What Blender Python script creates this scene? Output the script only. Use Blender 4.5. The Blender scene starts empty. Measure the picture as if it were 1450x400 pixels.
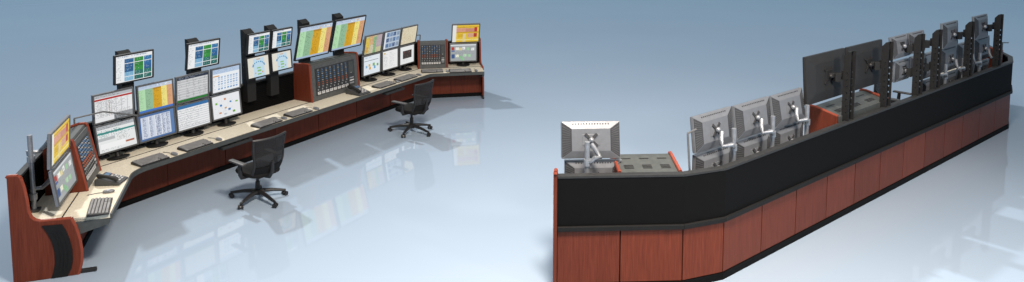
import bpy, bmesh, math, random
import numpy as np
from mathutils import Matrix, Vector

scene = bpy.context.scene
COL = scene.collection
PI = math.pi
random.seed(7)

# ------------------------------------------------------------------ materials
def new_mat(name):
    m = bpy.data.materials.new(name); m.use_nodes = True
    nt = m.node_tree
    return m, nt, nt.nodes['Principled BSDF']

def plain(name, col, rough=.5, metal=0., spec=.5, var=.12, scale=18., bump=0.):
    """surface with slight procedural mottling in tone and gloss"""
    m, nt, b = new_mat(name)
    tc = nt.nodes.new('ShaderNodeTexCoord')
    nz = nt.nodes.new('ShaderNodeTexNoise'); nz.inputs['Scale'].default_value = scale; nz.inputs['Detail'].default_value = 5
    nt.links.new(tc.outputs['Object'], nz.inputs['Vector'])
    cr = nt.nodes.new('ShaderNodeValToRGB')
    cr.color_ramp.elements[0].position = .3; cr.color_ramp.elements[1].position = .7
    cr.color_ramp.elements[0].color = (*[c*(1-var) for c in col], 1)
    cr.color_ramp.elements[1].color = (*[min(1, c*(1+var)) for c in col], 1)
    nt.links.new(nz.outputs['Fac'], cr.inputs['Fac']); nt.links.new(cr.outputs['Color'], b.inputs['Base Color'])
    mr = nt.nodes.new('ShaderNodeMapRange'); mr.inputs['To Min'].default_value = max(0, rough-.06); mr.inputs['To Max'].default_value = min(1, rough+.06)
    nt.links.new(nz.outputs['Fac'], mr.inputs['Value']); nt.links.new(mr.outputs['Result'], b.inputs['Roughness'])
    b.inputs['Metallic'].default_value = metal
    b.inputs['Specular IOR Level'].default_value = spec
    if bump:
        bp = nt.nodes.new('ShaderNodeBump'); bp.inputs['Strength'].default_value = bump; bp.inputs['Distance'].default_value = .002
        n2 = nt.nodes.new('ShaderNodeTexNoise'); n2.inputs['Scale'].default_value = scale*8
        nt.links.new(tc.outputs['Object'], n2.inputs['Vector']); nt.links.new(n2.outputs['Fac'], bp.inputs['Height'])
        nt.links.new(bp.outputs['Normal'], b.inputs['Normal'])
    return m

def wood(name, dark, light, rough=.42):
    m, nt, b = new_mat(name)
    tc = nt.nodes.new('ShaderNodeTexCoord')
    oi = nt.nodes.new('ShaderNodeObjectInfo')
    add = nt.nodes.new('ShaderNodeVectorMath'); add.operation = 'ADD'
    mul = nt.nodes.new('ShaderNodeVectorMath'); mul.operation = 'SCALE'; mul.inputs['Scale'].default_value = 7.
    cx = nt.nodes.new('ShaderNodeCombineXYZ')
    for k in 'XYZ': nt.links.new(oi.outputs['Random'], cx.inputs[k])
    nt.links.new(cx.outputs['Vector'], mul.inputs[0]); nt.links.new(tc.outputs['Object'], add.inputs[0]); nt.links.new(mul.outputs['Vector'], add.inputs[1])
    mp = nt.nodes.new('ShaderNodeMapping'); mp.inputs['Scale'].default_value = (9, 9, .55)
    nt.links.new(add.outputs['Vector'], mp.inputs['Vector'])
    n1 = nt.nodes.new('ShaderNodeTexNoise'); n1.inputs['Scale'].default_value = 3.; n1.inputs['Detail'].default_value = 9; n1.inputs['Distortion'].default_value = .8
    nt.links.new(mp.outputs['Vector'], n1.inputs['Vector'])
    mp2 = nt.nodes.new('ShaderNodeMapping'); mp2.inputs['Scale'].default_value = (60, 60, 2.2)
    nt.links.new(add.outputs['Vector'], mp2.inputs['Vector'])
    n2 = nt.nodes.new('ShaderNodeTexNoise'); n2.inputs['Scale'].default_value = 2.; n2.inputs['Detail'].default_value = 4
    nt.links.new(mp2.outputs['Vector'], n2.inputs['Vector'])
    mx = nt.nodes.new('ShaderNodeMix'); mx.data_type = 'FLOAT'; mx.inputs[0].default_value = .55
    nt.links.new(n1.outputs['Fac'], mx.inputs[2]); nt.links.new(n2.outputs['Fac'], mx.inputs[3])
    ad = nt.nodes.new('ShaderNodeMath'); ad.operation = 'MULTIPLY_ADD'; ad.inputs[1].default_value = .16; 
    nt.links.new(oi.outputs['Random'], ad.inputs[0]); nt.links.new(mx.outputs[0], ad.inputs[2])
    cr = nt.nodes.new('ShaderNodeValToRGB'); cr.color_ramp.elements[0].position = .38; cr.color_ramp.elements[1].position = .76
    cr.color_ramp.elements[0].color = (*dark, 1); cr.color_ramp.elements[1].color = (*light, 1)
    nt.links.new(ad.outputs[0], cr.inputs['Fac']); nt.links.new(cr.outputs['Color'], b.inputs['Base Color'])
    b.inputs['Roughness'].default_value = rough; b.inputs['Specular IOR Level'].default_value = .18
    return m

M = {}
M['cherry'] = wood('cherry_veneer', (.090, .0195, .0100), (.168, .0385, .0205))
M['cherry_edge'] = wood('cherry_edge', (.20, .042, .024), (.28, .066, .038))
M['black'] = plain('black_laminate', (.0042, .0044, .0048), .7, spec=.10, bump=.15)
M['black_trim'] = plain('black_trim', (.010, .0105, .011), .6, spec=.2)
M['rail'] = plain('rail_grey', (.030, .032, .034), .5, spec=.3)
M['rod'] = plain('satin_steel', (.16, .165, .17), .4, metal=.4)
M['desk'] = plain('beige_laminate', (.73, .685, .56), .5, spec=.3, var=.12, scale=40, bump=.1)
M['edge'] = plain('desk_edge', (.060, .068, .068), .55)
M['tower'] = plain('tower_black', (.015, .0155, .0165), .6, spec=.3)
M['back_black'] = plain('monitor_back_black', (.018, .0185, .0195), .55)
M['plastic'] = plain('black_plastic', (.014, .014, .015), .5)
M['dkgrey'] = plain('dark_grey_plastic', (.06, .062, .065), .5)
M['bezel'] = plain('bezel_grey', (.10, .105, .11), .4)
M['silver'] = plain('silver_plastic', (.19, .205, .23), .36, metal=.25, var=.06)
M['vent'] = plain('vent_dark', (.034, .037, .043), .6)
M['vent_rib'] = plain('vent_rib', (.07, .074, .082), .55)
M['metal'] = plain('brushed_metal', (.29, .315, .35), .36, metal=.5)
M['chair'] = plain('chair_fabric', (.010, .010, .0105), .9, spec=.2, bump=.5)
M['case'] = plain('mixer_case', (.062, .070, .070), .5)
M['face'] = plain('mixer_face', (.095, .100, .102), .5)
M['module'] = plain('mixer_module', (.042, .045, .048), .5)
M['blue'] = plain('knob_blue', (.10, .19, .34), .4)
M['red'] = plain('knob_red', (.34, .11, .07), .4)
M['grey'] = plain('knob_grey', (.30, .31, .33), .4)
M['white'] = plain('cap_white', (.62, .63, .64), .5)
M['key'] = plain('key_grey', (.28, .284, .29), .6)

def screen_mat():
    m, nt, b = new_mat('lit_screen')
    at = nt.nodes.new('ShaderNodeAttribute'); at.attribute_name = 'pix'
    b.inputs['Base Color'].default_value = (.02, .02, .02, 1); b.inputs['Roughness'].default_value = .35
    b.inputs['Specular IOR Level'].default_value = .25
    nt.links.new(at.outputs['Color'], b.inputs['Emission Color']); b.inputs['Emission Strength'].default_value = .80
    return m
M['screen'] = screen_mat()

def mesh_fabric():
    m, nt, b = new_mat('chair_mesh_weave')
    b.inputs['Base Color'].default_value = (.010, .010, .011, 1); b.inputs['Roughness'].default_value = .7
    tr = nt.nodes.new('ShaderNodeBsdfTransparent'); mx = nt.nodes.new('ShaderNodeMixShader'); out = nt.nodes['Material Output']
    mx.inputs[0].default_value = .74
    nt.links.new(tr.outputs[0], mx.inputs[1]); nt.links.new(b.outputs[0], mx.inputs[2]); nt.links.new(mx.outputs[0], out.inputs['Surface'])
    return m
M['weave'] = mesh_fabric()

def floor_mat():
    m, nt, b = new_mat('polished_floor')
    tc = nt.nodes.new('ShaderNodeTexCoord')
    nz = nt.nodes.new('ShaderNodeTexNoise'); nz.inputs['Scale'].default_value = .35; nz.inputs['Detail'].default_value = 6
    nt.links.new(tc.outputs['Object'], nz.inputs['Vector'])
    cr = nt.nodes.new('ShaderNodeValToRGB')
    cr.color_ramp.elements[0].position = .3; cr.color_ramp.elements[1].position = .7
    cr.color_ramp.elements[0].color = (.318, .408, .520, 1); cr.color_ramp.elements[1].color = (.330, .423, .537, 1)
    nt.links.new(nz.outputs['Fac'], cr.inputs['Fac']); nt.links.new(cr.outputs['Color'], b.inputs['Base Color'])
    n2 = nt.nodes.new('ShaderNodeTexNoise'); n2.inputs['Scale'].default_value = 2.5; n2.inputs['Detail'].default_value = 6
    nt.links.new(tc.outputs['Object'], n2.inputs['Vector'])
    mr = nt.nodes.new('ShaderNodeMapRange'); mr.inputs['To Min'].default_value = .02; mr.inputs['To Max'].default_value = .04
    nt.links.new(n2.outputs['Fac'], mr.inputs['Value']); nt.links.new(mr.outputs['Result'], b.inputs['Roughness'])
    b.inputs['IOR'].default_value = 1.5; b.inputs['Specular IOR Level'].default_value = .5
    return m
M['floor'] = floor_mat()

# ------------------------------------------------------------------ mesh helpers
class MB:
    def __init__(s): s.v = []; s.f = []; s.m = []
    def add(s, vs, fs, mi=0):
        o = len(s.v); s.v += [tuple(v) for v in vs]; s.f += [tuple(i+o for i in f) for f in fs]; s.m += [mi]*len(fs); return s
    def box(s, c, d, mi=0, R=None):
        x, y, z = (k/2 for k in d)
        vs = [Vector(p) for p in ((-x,-y,-z),(x,-y,-z),(x,y,-z),(-x,y,-z),(-x,-y,z),(x,-y,z),(x,y,z),(-x,y,z))]
        if R is not None: vs = [R @ p for p in vs]
        c = Vector(c)
        return s.add([p+c for p in vs], [(0,3,2,1),(4,5,6,7),(0,1,5,4),(1,2,6,5),(2,3,7,6),(3,0,4,7)], mi)
    def prism(s, poly, z0, z1, mi=0):
        """2D polygon (counter-clockwise) extruded in z"""
        n = len(poly); a = sum(poly[i][0]*poly[(i+1)%n][1]-poly[(i+1)%n][0]*poly[i][1] for i in range(n))
        if a < 0: poly = poly[::-1]
        vs = [(p[0], p[1], z0) for p in poly]+[(p[0], p[1], z1) for p in poly]
        return s.add(vs, [tuple(range(n-1,-1,-1)), tuple(range(n,2*n))]+[(i,(i+1)%n,n+(i+1)%n,n+i) for i in range(n)], mi)
    def slab(s, pts, o, u, w, thick, mi=0):
        """profile pts (a,b) in the plane o + a*u + b*w, extruded along u x w by thick (o,u,w are 3-vectors)"""
        o, u, w = Vector(o), Vector(u), Vector(w); n = u.cross(w).normalized()
        k = len(pts); A = [o+u*a+w*b for a, b in pts]; vs = A+[p+n*thick for p in A]
        a = sum(pts[i][0]*pts[(i+1)%k][1]-pts[(i+1)%k][0]*pts[i][1] for i in range(k))
        fs = [tuple(range(k-1,-1,-1)), tuple(range(k,2*k))]+[(i,(i+1)%k,k+(i+1)%k,k+i) for i in range(k)]
        if a*thick < 0: fs = [f[::-1] for f in fs]
        return s.add(vs, fs, mi)
    def tube(s, pts, r, n=10, mi=0):
        pts = [Vector(p) for p in pts]; rs = r if isinstance(r, (list, tuple)) else [r]*len(pts)
        rings = []
        for i, p in enumerate(pts):
            d = (pts[min(i+1, len(pts)-1)]-pts[max(i-1, 0)]).normalized()
            a = d.orthogonal().normalized() if i == 0 else (prev - d*prev.dot(d)).normalized()
            prev = a; b = d.cross(a)
            rings.append([p+(a*math.cos(2*PI*k/n)+b*math.sin(2*PI*k/n))*rs[i] for k in range(n)])
        vs = [q for rg in rings for q in rg]; fs = []
        for i in range(len(pts)-1):
            for k in range(n):
                k2 = (k+1) % n; fs.append((i*n+k, i*n+k2, (i+1)*n+k2, (i+1)*n+k))
        fs.append(tuple(range(n-1,-1,-1))); fs.append(tuple((len(pts)-1)*n+k for k in range(n)))
        return s.add(vs, fs, mi)
    def ball(s, c, r, n=10, mi=0, sc=(1,1,1)):
        vs = []; fs = []; h = n//2+1
        for i in range(h+1):
            t = PI*i/h
            for k in range(n):
                a = 2*PI*k/n; vs.append((c[0]+r*sc[0]*math.sin(t)*math.cos(a), c[1]+r*sc[1]*math.sin(t)*math.sin(a), c[2]+r*sc[2]*math.cos(t)))
        for i in range(h):
            for k in range(n):
                k2 = (k+1) % n; fs.append((i*n+k, (i+1)*n+k, (i+1)*n+k2, i*n+k2))
        return s.add(vs, fs, mi)
    def mesh(s, name, mats, smooth=False, bevel=0., seg=2):
        me = bpy.data.meshes.new(name); me.from_pydata(s.v, [], s.f)
        for m in (mats if isinstance(mats, (list, tuple)) else [mats]): me.materials.append(M[m] if isinstance(m, str) else m)
        me.polygons.foreach_set('material_index', s.m)
        if bevel:
            bm = bmesh.new(); bm.from_mesh(me); bmesh.ops.remove_doubles(bm, verts=bm.verts, dist=1e-6)
            es = [e for e in bm.edges if len(e.link_faces) == 2 and e.calc_face_angle(0) > .5]
            bmesh.ops.bevel(bm, geom=es, offset=bevel, segments=seg, affect='EDGES', profile=.5, clamp_overlap=True)
            bm.to_mesh(me); bm.free()
        if smooth:
            me.polygons.foreach_set('use_smooth', [True]*len(me.polygons))
            me.set_sharp_from_angle(angle=.7)
        me.update(); return me
    def obj(s, name, mats, parent=None, **k):
        return link(name, s.mesh(name, mats, **k), parent)

def link(name, me, parent=None):
    o = bpy.data.objects.new(name, me); COL.objects.link(o)
    if parent is not None: o.parent = parent
    return o

def thing(name, label, cat, mat=None, group=None):
    o = bpy.data.objects.new(name, None); COL.objects.link(o); o.empty_display_size = .1
    o['label'] = label; o['category'] = cat
    if group: o['group'] = group
    if mat is not None: o.matrix_world = mat
    return o

def copy_tree(o, parent=None):
    c = o.copy(); COL.objects.link(c)
    if parent is not None:
        c.parent = parent; c.matrix_parent_inverse = o.matrix_parent_inverse.copy()
    for ch in list(o.children): copy_tree(ch, c)
    return c

def copy_thing(o, label, mat, group=None):
    c = copy_tree(o); c.matrix_world = mat; c['label'] = label
    if group: c['group'] = group
    return c

def TR(x, y, z, rz=0.): return Matrix.Translation((x, y, z)) @ Matrix.Rotation(rz, 4, 'Z')

# ------------------------------------------------------------------ console frames
YF, YR = 1.0387603727884054, 3.810736766149284
MF = TR(-6.814, 10.576, 0, YF)
MR = TR(10.542, 14.816, 0, YR)

class Plan:
    """plan of a console: straight middle run along x, a wing bent towards the operator (-y) at either end"""
    def __init__(s, L, c, Wl, Wr, b, D, zt, zl, zd, zr, skew=0.):
        s.L, s.c, s.Wl, s.Wr, s.b, s.D, s.zt, s.zl, s.zd, s.zr = L, c, Wl, Wr, b, D, zt, zl, zd, zr
        d1 = Vector((math.cos(b), -math.sin(b))); d2 = Vector((math.cos(2*b), -math.sin(2*b)))
        A = Vector((0, 0)); B = Vector((L, 0)); fl = lambda v: Vector((-v.x, v.y))
        s.mR = d2; s.mL = fl(d2)
        s.nR = Vector((-math.sin(2*b), -math.cos(2*b))); s.nL = fl(s.nR)
        s.B2 = B+d1*c; s.B3 = s.B2+d2*Wr; s.A2 = A+fl(d1)*c; s.A3 = s.A2+s.mL*Wl
        s.eL = s.nL; s.eR = s.nR+s.mR*-math.tan(skew)          # direction of each end panel
        s.chain = [s.A3, s.A2, A, B, s.B2, s.B3]
        s.yawR = -2*b; s.yawL = 2*b
    def off(s, d, sharp=False):
        """rear line moved d towards the operator; sharp drops the chamfers"""
        P = s.chain
        if sharp:
            def inter(p, u, q, v):
                det = u.x*-v.y+v.x*u.y; r = q-p; t = (r.x*-v.y+v.x*r.y)/det; return p+u*t
            x = Vector((1, 0)); q = Vector((0, -d))
            return [s.A3+s.nL*d, inter(s.A3+s.nL*d, s.mL, q, x), inter(s.B3+s.nR*d, s.mR, q, x), s.B3+s.eR*d]
        ns = []
        for i in range(5):
            t = (P[i+1]-P[i]).normalized(); ns.append(Vector((t.y, -t.x)))
        out = [P[0]+ns[0]*d]
        for i in range(1, 5):
            m = (ns[i-1]+ns[i]).normalized(); out.append(P[i]+m*(d/m.dot(ns[i])))
        out.append(P[5]+ns[4]*d); return out
    def wingL(s, a, n): return s.A2+s.mL*a+s.nL*n
    def wingR(s, a, n): return s.B2+s.mR*a+s.nR*n

def fillet(p0, p1, p2, r, n=7):
    a = (p0-p1).normalized(); b = (p2-p1).normalized()
    P = p1+a*r; Q = p1+b*r
    return [P*(1-t)**2+p1*2*t*(1-t)+Q*t*t for t in [i/n for i in range(n+1)]]

def build_console(pl, mat, label, name='control_console', rear=False):
    root = thing(name, label, 'control console', mat)
    zt, zl, zr, zd = pl.zt, pl.zl, pl.zr, pl.zd
    k = zt/1.32
    # black upper wall, one panel per straight run, ribbed on the operator side
    o0 = pl.off(0); o1 = pl.off(.05*k)
    for i in range(5):
        mb = MB(); mb.prism([o0[i], o0[i+1], o1[i+1], o1[i]], zl+.06, zt-.035)
        t = (o1[i+1]-o1[i]); L = t.length; t.normalize(); n = Vector((t.y, -t.x)); mid = (o1[i]+o1[i+1])/2
        R = Matrix.Rotation(math.atan2(t.y, t.x), 3, 'Z'); z = zd+.04
        while z < zt-.06:
            mb.box((*(mid+n*.005), z), (L*.995, .012, .022), 0, R); z += .036
        mb.obj('back_panel', 'black', root)
        # lip along the top
        a0 = pl.off(-.008); a1 = pl.off(.075*k)
        MB().prism([a0[i], a0[i+1], a1[i+1], a1[i]], zt-.035, zt).obj('top_rail', 'rail' , root, bevel=.006)
        # projecting ledge under the black wall
        b0 = pl.off(-.03); b1 = pl.off(.03)
        MB().prism([b0[i], b0[i+1], b1[i+1], b1[i]], zl, zl+.06).obj('ledge', 'black_trim', root, bevel=.008)
        # plinth
        c0 = pl.off(-.004); c1 = pl.off(.05)
        MB().prism([c0[i], c0[i+1], c1[i+1], c1[i]], 0, zr-.012).obj('plinth', 'black', root)
    # cherry doors below
    w0, w1 = pl.off(.006), pl.off(.03)
    splits = [2, 1, 12, 1, 2]
    for i in range(5):
        for j in range(splits[i]):
            if (w0[i+1]-w0[i]).length < .2 and splits[i] == 1 and not rear: gap = .003
            else: gap = .016 if rear else .010
            Lg = (w0[i+1]-w0[i]).length; f0 = j/splits[i]+gap/2/Lg; f1 = (j+1)/splits[i]-gap/2/Lg
            q = [w0[i].lerp(w0[i+1], f0), w0[i].lerp(w0[i+1], f1), w1[i].lerp(w1[i+1], f1), w1[i].lerp(w1[i+1], f0)]
            MB().prism(q, zr, zl-.004).obj('wood_panel', 'cherry', root)
    e0, e1 = pl.off(.032), pl.off(.05)
    for i in range(5):
        MB().prism([e0[i], e0[i+1], e1[i+1], e1[i]], zr, zl-.002).obj('carcass', 'black', root)
    # desktop
    fr = pl.off(pl.D, True); bk = pl.off(.05*k+.012)
    front = [fr[0]]+fillet(fr[0], fr[1], fr[2], .22)+fillet(fr[1], fr[2], fr[3], .10)+[fr[3]]
    MB().prism(bk+front[::-1], zd-.055, zd).obj('desktop', 'desk', root)
    fr2 = pl.off(pl.D+.022, True)
    front2 = [fr2[0]]+fillet(fr2[0], fr2[1], fr2[2], .23)+fillet(fr2[1], fr2[2], fr2[3], .11)+[fr2[3]]
    mb = MB()
    for i in range(len(front)-1): mb.prism([front[i], front[i+1], front2[i+1], front2[i]], zd-.075, zd-.003)
    mb.obj('desk_edge', 'edge', root)
    g0 = pl.off(.47*pl.D, True); g1 = pl.off(.485*pl.D, True); mb = MB()
    for i in range(3): mb.prism([g0[i], g0[i+1], g1[i+1], g1[i]], zd+.001, zd+.005)
    mb.obj('cable_slot', 'plastic', root)
    # knee-space panels
    m0, m1 = pl.off(.50*pl.D, True), pl.off(.52*pl.D, True); q0, q1 = pl.off(.49*pl.D, True), pl.off(.535*pl.D, True)
    for i, n in enumerate((2, 7, 2)):
        for j in range(n):
            f0, f1 = j/n+.0008*7/n, (j+1)/n-.0008*7/n
            MB().prism([m0[i].lerp(m0[i+1], f0), m0[i].lerp(m0[i+1], f1), m1[i].lerp(m1[i+1], f1), m1[i].lerp(m1[i+1], f0)], .09, zd-.06).obj('knee_panel', 'cherry', root)
        MB().prism([q0[i], q0[i+1], q1[i+1], q1[i]], 0, .088).obj('kick_board', 'black', root)
    # shaped end panels with a curved black inlay and a foot
    prof = [(-.035,0),(-.035,1.345),(-.02,1.365),(.08,1.36),(.105,1.33),(.135,1.2),(.155,1.05),(.165,.90),(.19,.82),(.23,.775),(.29,.752),(.62,.74),(.665,.62),(.70,.45),(.715,.30),(.705,.16),(.675,.04),(.66,0)]
    inner = [(.305,.70),(.36,.60),(.405,.48),(.428,.34),(.425,.20),(.40,.08),(.37,.005)]
    outer = [(.555,.005),(.60,.10),(.622,.22),(.622,.34),(.60,.48),(.565,.60),(.525,.69)]
    sx = pl.D/1.05; sz = zt/1.32
    for P, m, n in ((pl.A3, pl.mL, pl.eL), (pl.B3, pl.mR, pl.eR)):
        n = n.normalized()
        u = Vector((n.x, n.y, 0)); w = Vector((0, 0, 1)); sgn = 1 if u.cross(w).dot(Vector((m.x, m.y, 0))) > 0 else -1
        sc = lambda pts: [(a*sx, b*sz) for a, b in pts]
        e = MB().slab(sc(prof), (P.x, P.y, 0), u, w, .045*sgn).obj('end_panel', 'cherry', root, bevel=.006)
        st = MB()
        for i in range(len(prof)-1):
            if i in (0, len(prof)-1): continue
            a, b = sc([prof[i]])[0], sc([prof[i+1]])[0]
            st.tube([Vector((P.x, P.y, 0))+u*a[0]+w*a[1]+Vector((m.x, m.y, 0))*.0225, Vector((P.x, P.y, 0))+u*b[0]+w*b[1]+Vector((m.x, m.y, 0))*.0225], .0235, 8)
        st.obj('edge_band', 'cherry_edge', e)
        o = Vector((P.x, P.y, 0))+Vector((m.x, m.y, 0))*.046
        il = MB().slab(sc(inner+outer), o, u, w, .012*sgn)
        for f in (.3, .5, .72):
            li = [(a[0]*(1-f)+b[0]*f, a[1]*(1-f)+b[1]*f) for a, b in zip(inner, outer[::-1])][1:-1]
            il.tube([o+u*a*sx+w*b*sz+Vector((m.x, m.y, 0))*.013 for a, b in li], .005, 6)
        il.obj('inlay', 'black_trim', e, bevel=.003)
        MB().slab(sc([(.62,.735),(1.04,.66),(1.03,.60),(.66,.50)]), Vector((P.x, P.y, 0))-Vector((m.x, m.y, 0))*.04, u, w, .04*sgn).obj('desk_bracket', 'edge', root)
        MB().box((*(P+n*(.70*sx)), .025), (.05, .34*sx, .05), 0, Matrix.Rotation(math.atan2(n.y, n.x)-PI/2, 3, 'Z')).obj('foot', 'plastic', root, bevel=.01)
    return root

PF = Plan(8.2416, .10816, 2.06506, 1.71537, .430915, 1.05058, 1.32, .72, .732, .084)
PR = Plan(10.073, .59805, 1.83103, 1.54015, .311872, 1.118, 1.4476, .76, .805, .1009, .16)
con_f = build_console(PF, MF, 'long cherry and black control console seen from the desk side with beige worktop')
con_r = build_console(PR, MR, 'long control console seen from behind, cherry doors under a black wall', rear=True)
for x, z in ((2.30, .60), (6.51, .60)):
    MB().box((x, -1.00, z-.01), (.62, .14, .05)).obj('pencil_tray', 'rail', con_f, bevel=.01)

# ------------------------------------------------------------------ screen pictures
def lin(h):
    h = h.lstrip('#'); c = [int(h[i:i+2], 16)/255 for i in (0, 2, 4)]
    return np.array([x/12.92 if x <= .04045 else ((x+.055)/1.055)**2.4 for x in c])

class Paint:
    def __init__(s, nx, ny, bg, seed): s.nx, s.ny = nx, ny; s.a = np.tile(lin(bg), (ny, nx, 1)); s.r = np.random.default_rng(seed)
    def rect(s, x0, y0, x1, y1, c):
        s.a[int(round(y0*s.ny)):max(int(round(y1*s.ny)), int(round(y0*s.ny))+1), int(round(x0*s.nx)):max(int(round(x1*s.nx)), int(round(x0*s.nx))+1)] = lin(c) if isinstance(c, str) else c
    def text(s, x0, y0, x1, y1, c, dens=.5, step=2, amt=.8):
        X0, X1, Y0, Y1 = int(x0*s.nx), int(x1*s.nx), int(y0*s.ny), int(y1*s.ny); c = lin(c)
        for y in range(Y0, Y1, step):
            end = X0+int((X1-X0)*s.r.uniform(.55, 1)); m = s.r.random(max(end-X0, 1)) < dens
            seg = s.a[y, X0:end]; a = amt*s.r.uniform(.4, 1, (len(seg), 1))
            s.a[y, X0:end] = np.where(m[:len(seg), None], seg*(1-a)+c*a, seg)
    def dots(s, n, x0, y0, x1, y1, cols, w=1, h=1):
        for i in range(n):
            x = s.r.uniform(x0, x1); y = s.r.uniform(y0, y1); s.rect(x, y, x+w/s.nx, y+h/s.ny, cols[i % len(cols)])

def picture(kind, seed):
    big = kind == 'schedule'
    p = Paint(56 if not big else 72, 44 if not big else 52, '#e8ecf0', seed)
    if kind == 'blocks':
        p.rect(0,0,1,1,'#f2f4f5'); p.text(.04,.03,.9,.09,'#2a5f94',.7,1)
        p.text(.03,.16,.2,.95,'#8a9096',.45,2)
        for cx0, cx1, cs in ((.235,.485,('#1f5f93','#205a8e','#1b5a8c','#78aed0','#86b8d6')), (.50,.75,('#2a8a35','#1f8030','#2b9038','#1c6f66','#14665e')), (.765,.985,('#2f74a8','#2068a0','#185c94','#1c6f66','#14665e'))):
            for j, c in enumerate(cs):
                y = .14+j*.168; p.rect(cx0, y, cx1, y+.158, c); p.text(cx0+.02, y+.03, cx1-.02, y+.13, '#d5e6ea', .3, 2, .6)
    elif kind == 'redtable':
        p.rect(0,0,1,.11,'#b9bcc0'); p.text(.03,.03,.95,.1,'#333b55',.5,2); p.rect(0,.13,1,.205,'#b3201a'); p.rect(0,.2,1,1,'#ecedee')
        p.text(.02,.23,.98,.85,'#55585c',.5,1,.5)
        for x in (.16,.3,.42,.55,.7,.85): p.rect(x,.2,x+.015,.85,'#c4c6c8')
        for j in range(9): p.rect(.37,.25+j*.07,.40,.29+j*.07,('#2f9a4a','#c2382a','#d07a28')[j % 3])
        p.rect(.5,.78,1,1,'#96999d'); p.text(.5,.8,1,1,'#44484c',.5,1)
    elif kind == 'schedule':
        p.rect(0,0,1,.13,'#c3d2e6'); p.text(.02,.03,.98,.1,'#7d93b4',.5,2); p.dots(8,.5,.03,.95,.09,['#e6b95a','#f4f4f4'],2,2)
        for x0, x1, c, t in ((0,.19,'#b5e0b3','#5d8a66'),(.19,.42,'#93bd98','#4f7258'),(.42,.66,'#d9a50f','#7a5600'),(.66,.83,'#f3e584','#8a7a2a'),(.83,1,'#dba57b','#80502f')):
            p.rect(x0,.13,x1,1,c); p.text(x0+.02,.17,x1-.01,.94,t,.42,2,.75)
        p.rect(.42,.13,.66,.2,'#b58500'); p.rect(0,.95,1,1,'#a9bdd8')
        if seed == 103: p.rect(0,.93,1,1,'#3a74c8')
    elif kind == 'greytable':
        p.rect(0,0,1,.12,'#1e2a40'); p.text(.04,.02,.95,.1,'#b8c2d0',.5,2)
        for j in range(8): p.rect(0,.12+j*.1,1,.17+j*.1,'#d6d7d8'); p.rect(0,.17+j*.1,1,.22+j*.1,'#bfc1c3')
        for x in (.04,.3,.5,.68,.86): p.text(x,.14,x+.14,.9,'#3a3d40',.5,3)
        p.rect(0,.92,1,1,'#1c7a2c'); p.text(0,.93,1,1,'#0d3d16',.5,1)
    elif kind == 'calendar':
        p.rect(0,0,1,.2,'#b9cde6'); p.text(.03,.05,.9,.18,'#6d8db8',.45,2); p.rect(0,.2,1,1,'#f0f4f8'); p.rect(.02,.27,.25,.31,'#d89a48')
        for i in range(7):
            for j in range(6):
                p.rect(.2+i*.11,.34+j*.1,.27+i*.11,.40+j*.1,('#9db9da','#c2d4e8','#7ea4d0')[(i*3+j) % 3])
        p.text(.02,.36,.17,.95,'#8899b0',.5,2)
    elif kind == 'tealform':
        p.rect(0,0,1,.14,'#b5b8bc'); p.text(.02,.02,.98,.12,'#444b52',.5,2); p.rect(0,.14,1,1,'#eceeee')
        p.rect(0,.26,1,.32,'#2f8d88'); p.text(0,.2,1,.44,'#2c8380',.55,2,.9); p.rect(0,.46,.45,.56,'#b9bcbe'); p.text(.5,.46,.98,.7,'#777b80',.5,2)
        p.rect(.05,.68,.7,.88,'#f8f8f8'); p.rect(.72,.74,.95,.82,'#b4684c'); p.text(.02,.9,.98,.99,'#9a9ea2',.4,2)
    elif kind == 'bluesheet':
        p.rect(0,0,1,1,'#d4dcea'); p.rect(0,0,1,.08,'#4a6fa4'); p.rect(0,0,.05,1,'#3d649c'); p.rect(.9,0,1,1,'#5b7fb0'); p.rect(0,.93,1,1,'#4a6fa4')
        for x in (.12,.3,.48,.55,.66,.78): p.text(x,.12,x+.12,.92,'#5a6c94',.65,1,.8)
        for x in (.27,.45,.63): p.rect(x,.1,x+.02,.92,'#f2f5fa')
    elif kind == 'bluehead':
        p.rect(0,0,1,.14,'#2c6ea8'); p.rect(0,.14,1,1,'#f0f1f2')
        for j in range(9): p.rect(0,.2+j*.09,1,.235+j*.09,'#c9cdd1')
        p.text(.04,.2,.96,.95,'#70757a',.4,3)
    elif kind == 'network':
        p.rect(0,0,1,1,'#eef0f3'); p.text(.1,.2,.9,.9,'#b8bec6',.12,2)
        for x, y, c in ((.1,.3,'#7ab648'),(.26,.42,'#2f7fc0'),(.42,.16,'#d08a60'),(.62,.34,'#2f7fc0'),(.84,.38,'#7ab648'),(.42,.56,'#d09a5a'),(.56,.66,'#2f7fc0'),(.22,.74,'#d08a60'),(.72,.8,'#6aa83c'),(.4,.84,'#b5bcc6')):
            p.rect(x,y,x+.08,y+.08,c)
    elif kind == 'diagram':
        p.rect(0,0,1,1,'#e8e4d8'); p.rect(.26,.06,.78,1,'#c5e0f0'); p.rect(.42,.08,.6,.13,'#d8a060')
        for i in range(9):
            a = PI*i/8; p.rect(.52-.27*math.cos(a)-.03,.42-.2*math.sin(a),.52-.27*math.cos(a)+.03,.42-.2*math.sin(a)+.06,'#5f9cc8')
        for x, y in ((.42,.52),(.44,.66),(.44,.84)): p.rect(x,y,x+.18,y+.08,'#8cc070')
        p.rect(.32,.78,.38,.85,'#d8a060'); p.rect(.66,.76,.72,.83,'#d8a060'); p.text(.03,.1,.24,.9,'#cbc6b8',.3,3)
    elif kind == 'colourmap':
        p.rect(0,0,1,1,'#c8c49a'); p.rect(0,.1,.25,.9,'#e0c23c'); p.rect(.25,0,.5,.5,'#d8ad80'); p.rect(.48,.1,.66,1,'#7fb380'); p.rect(.66,0,1,.7,'#b8a8b0'); p.rect(.3,.55,.5,1,'#d4c9b0'); p.rect(.05,.6,.2,.95,'#d0a24a')
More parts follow.
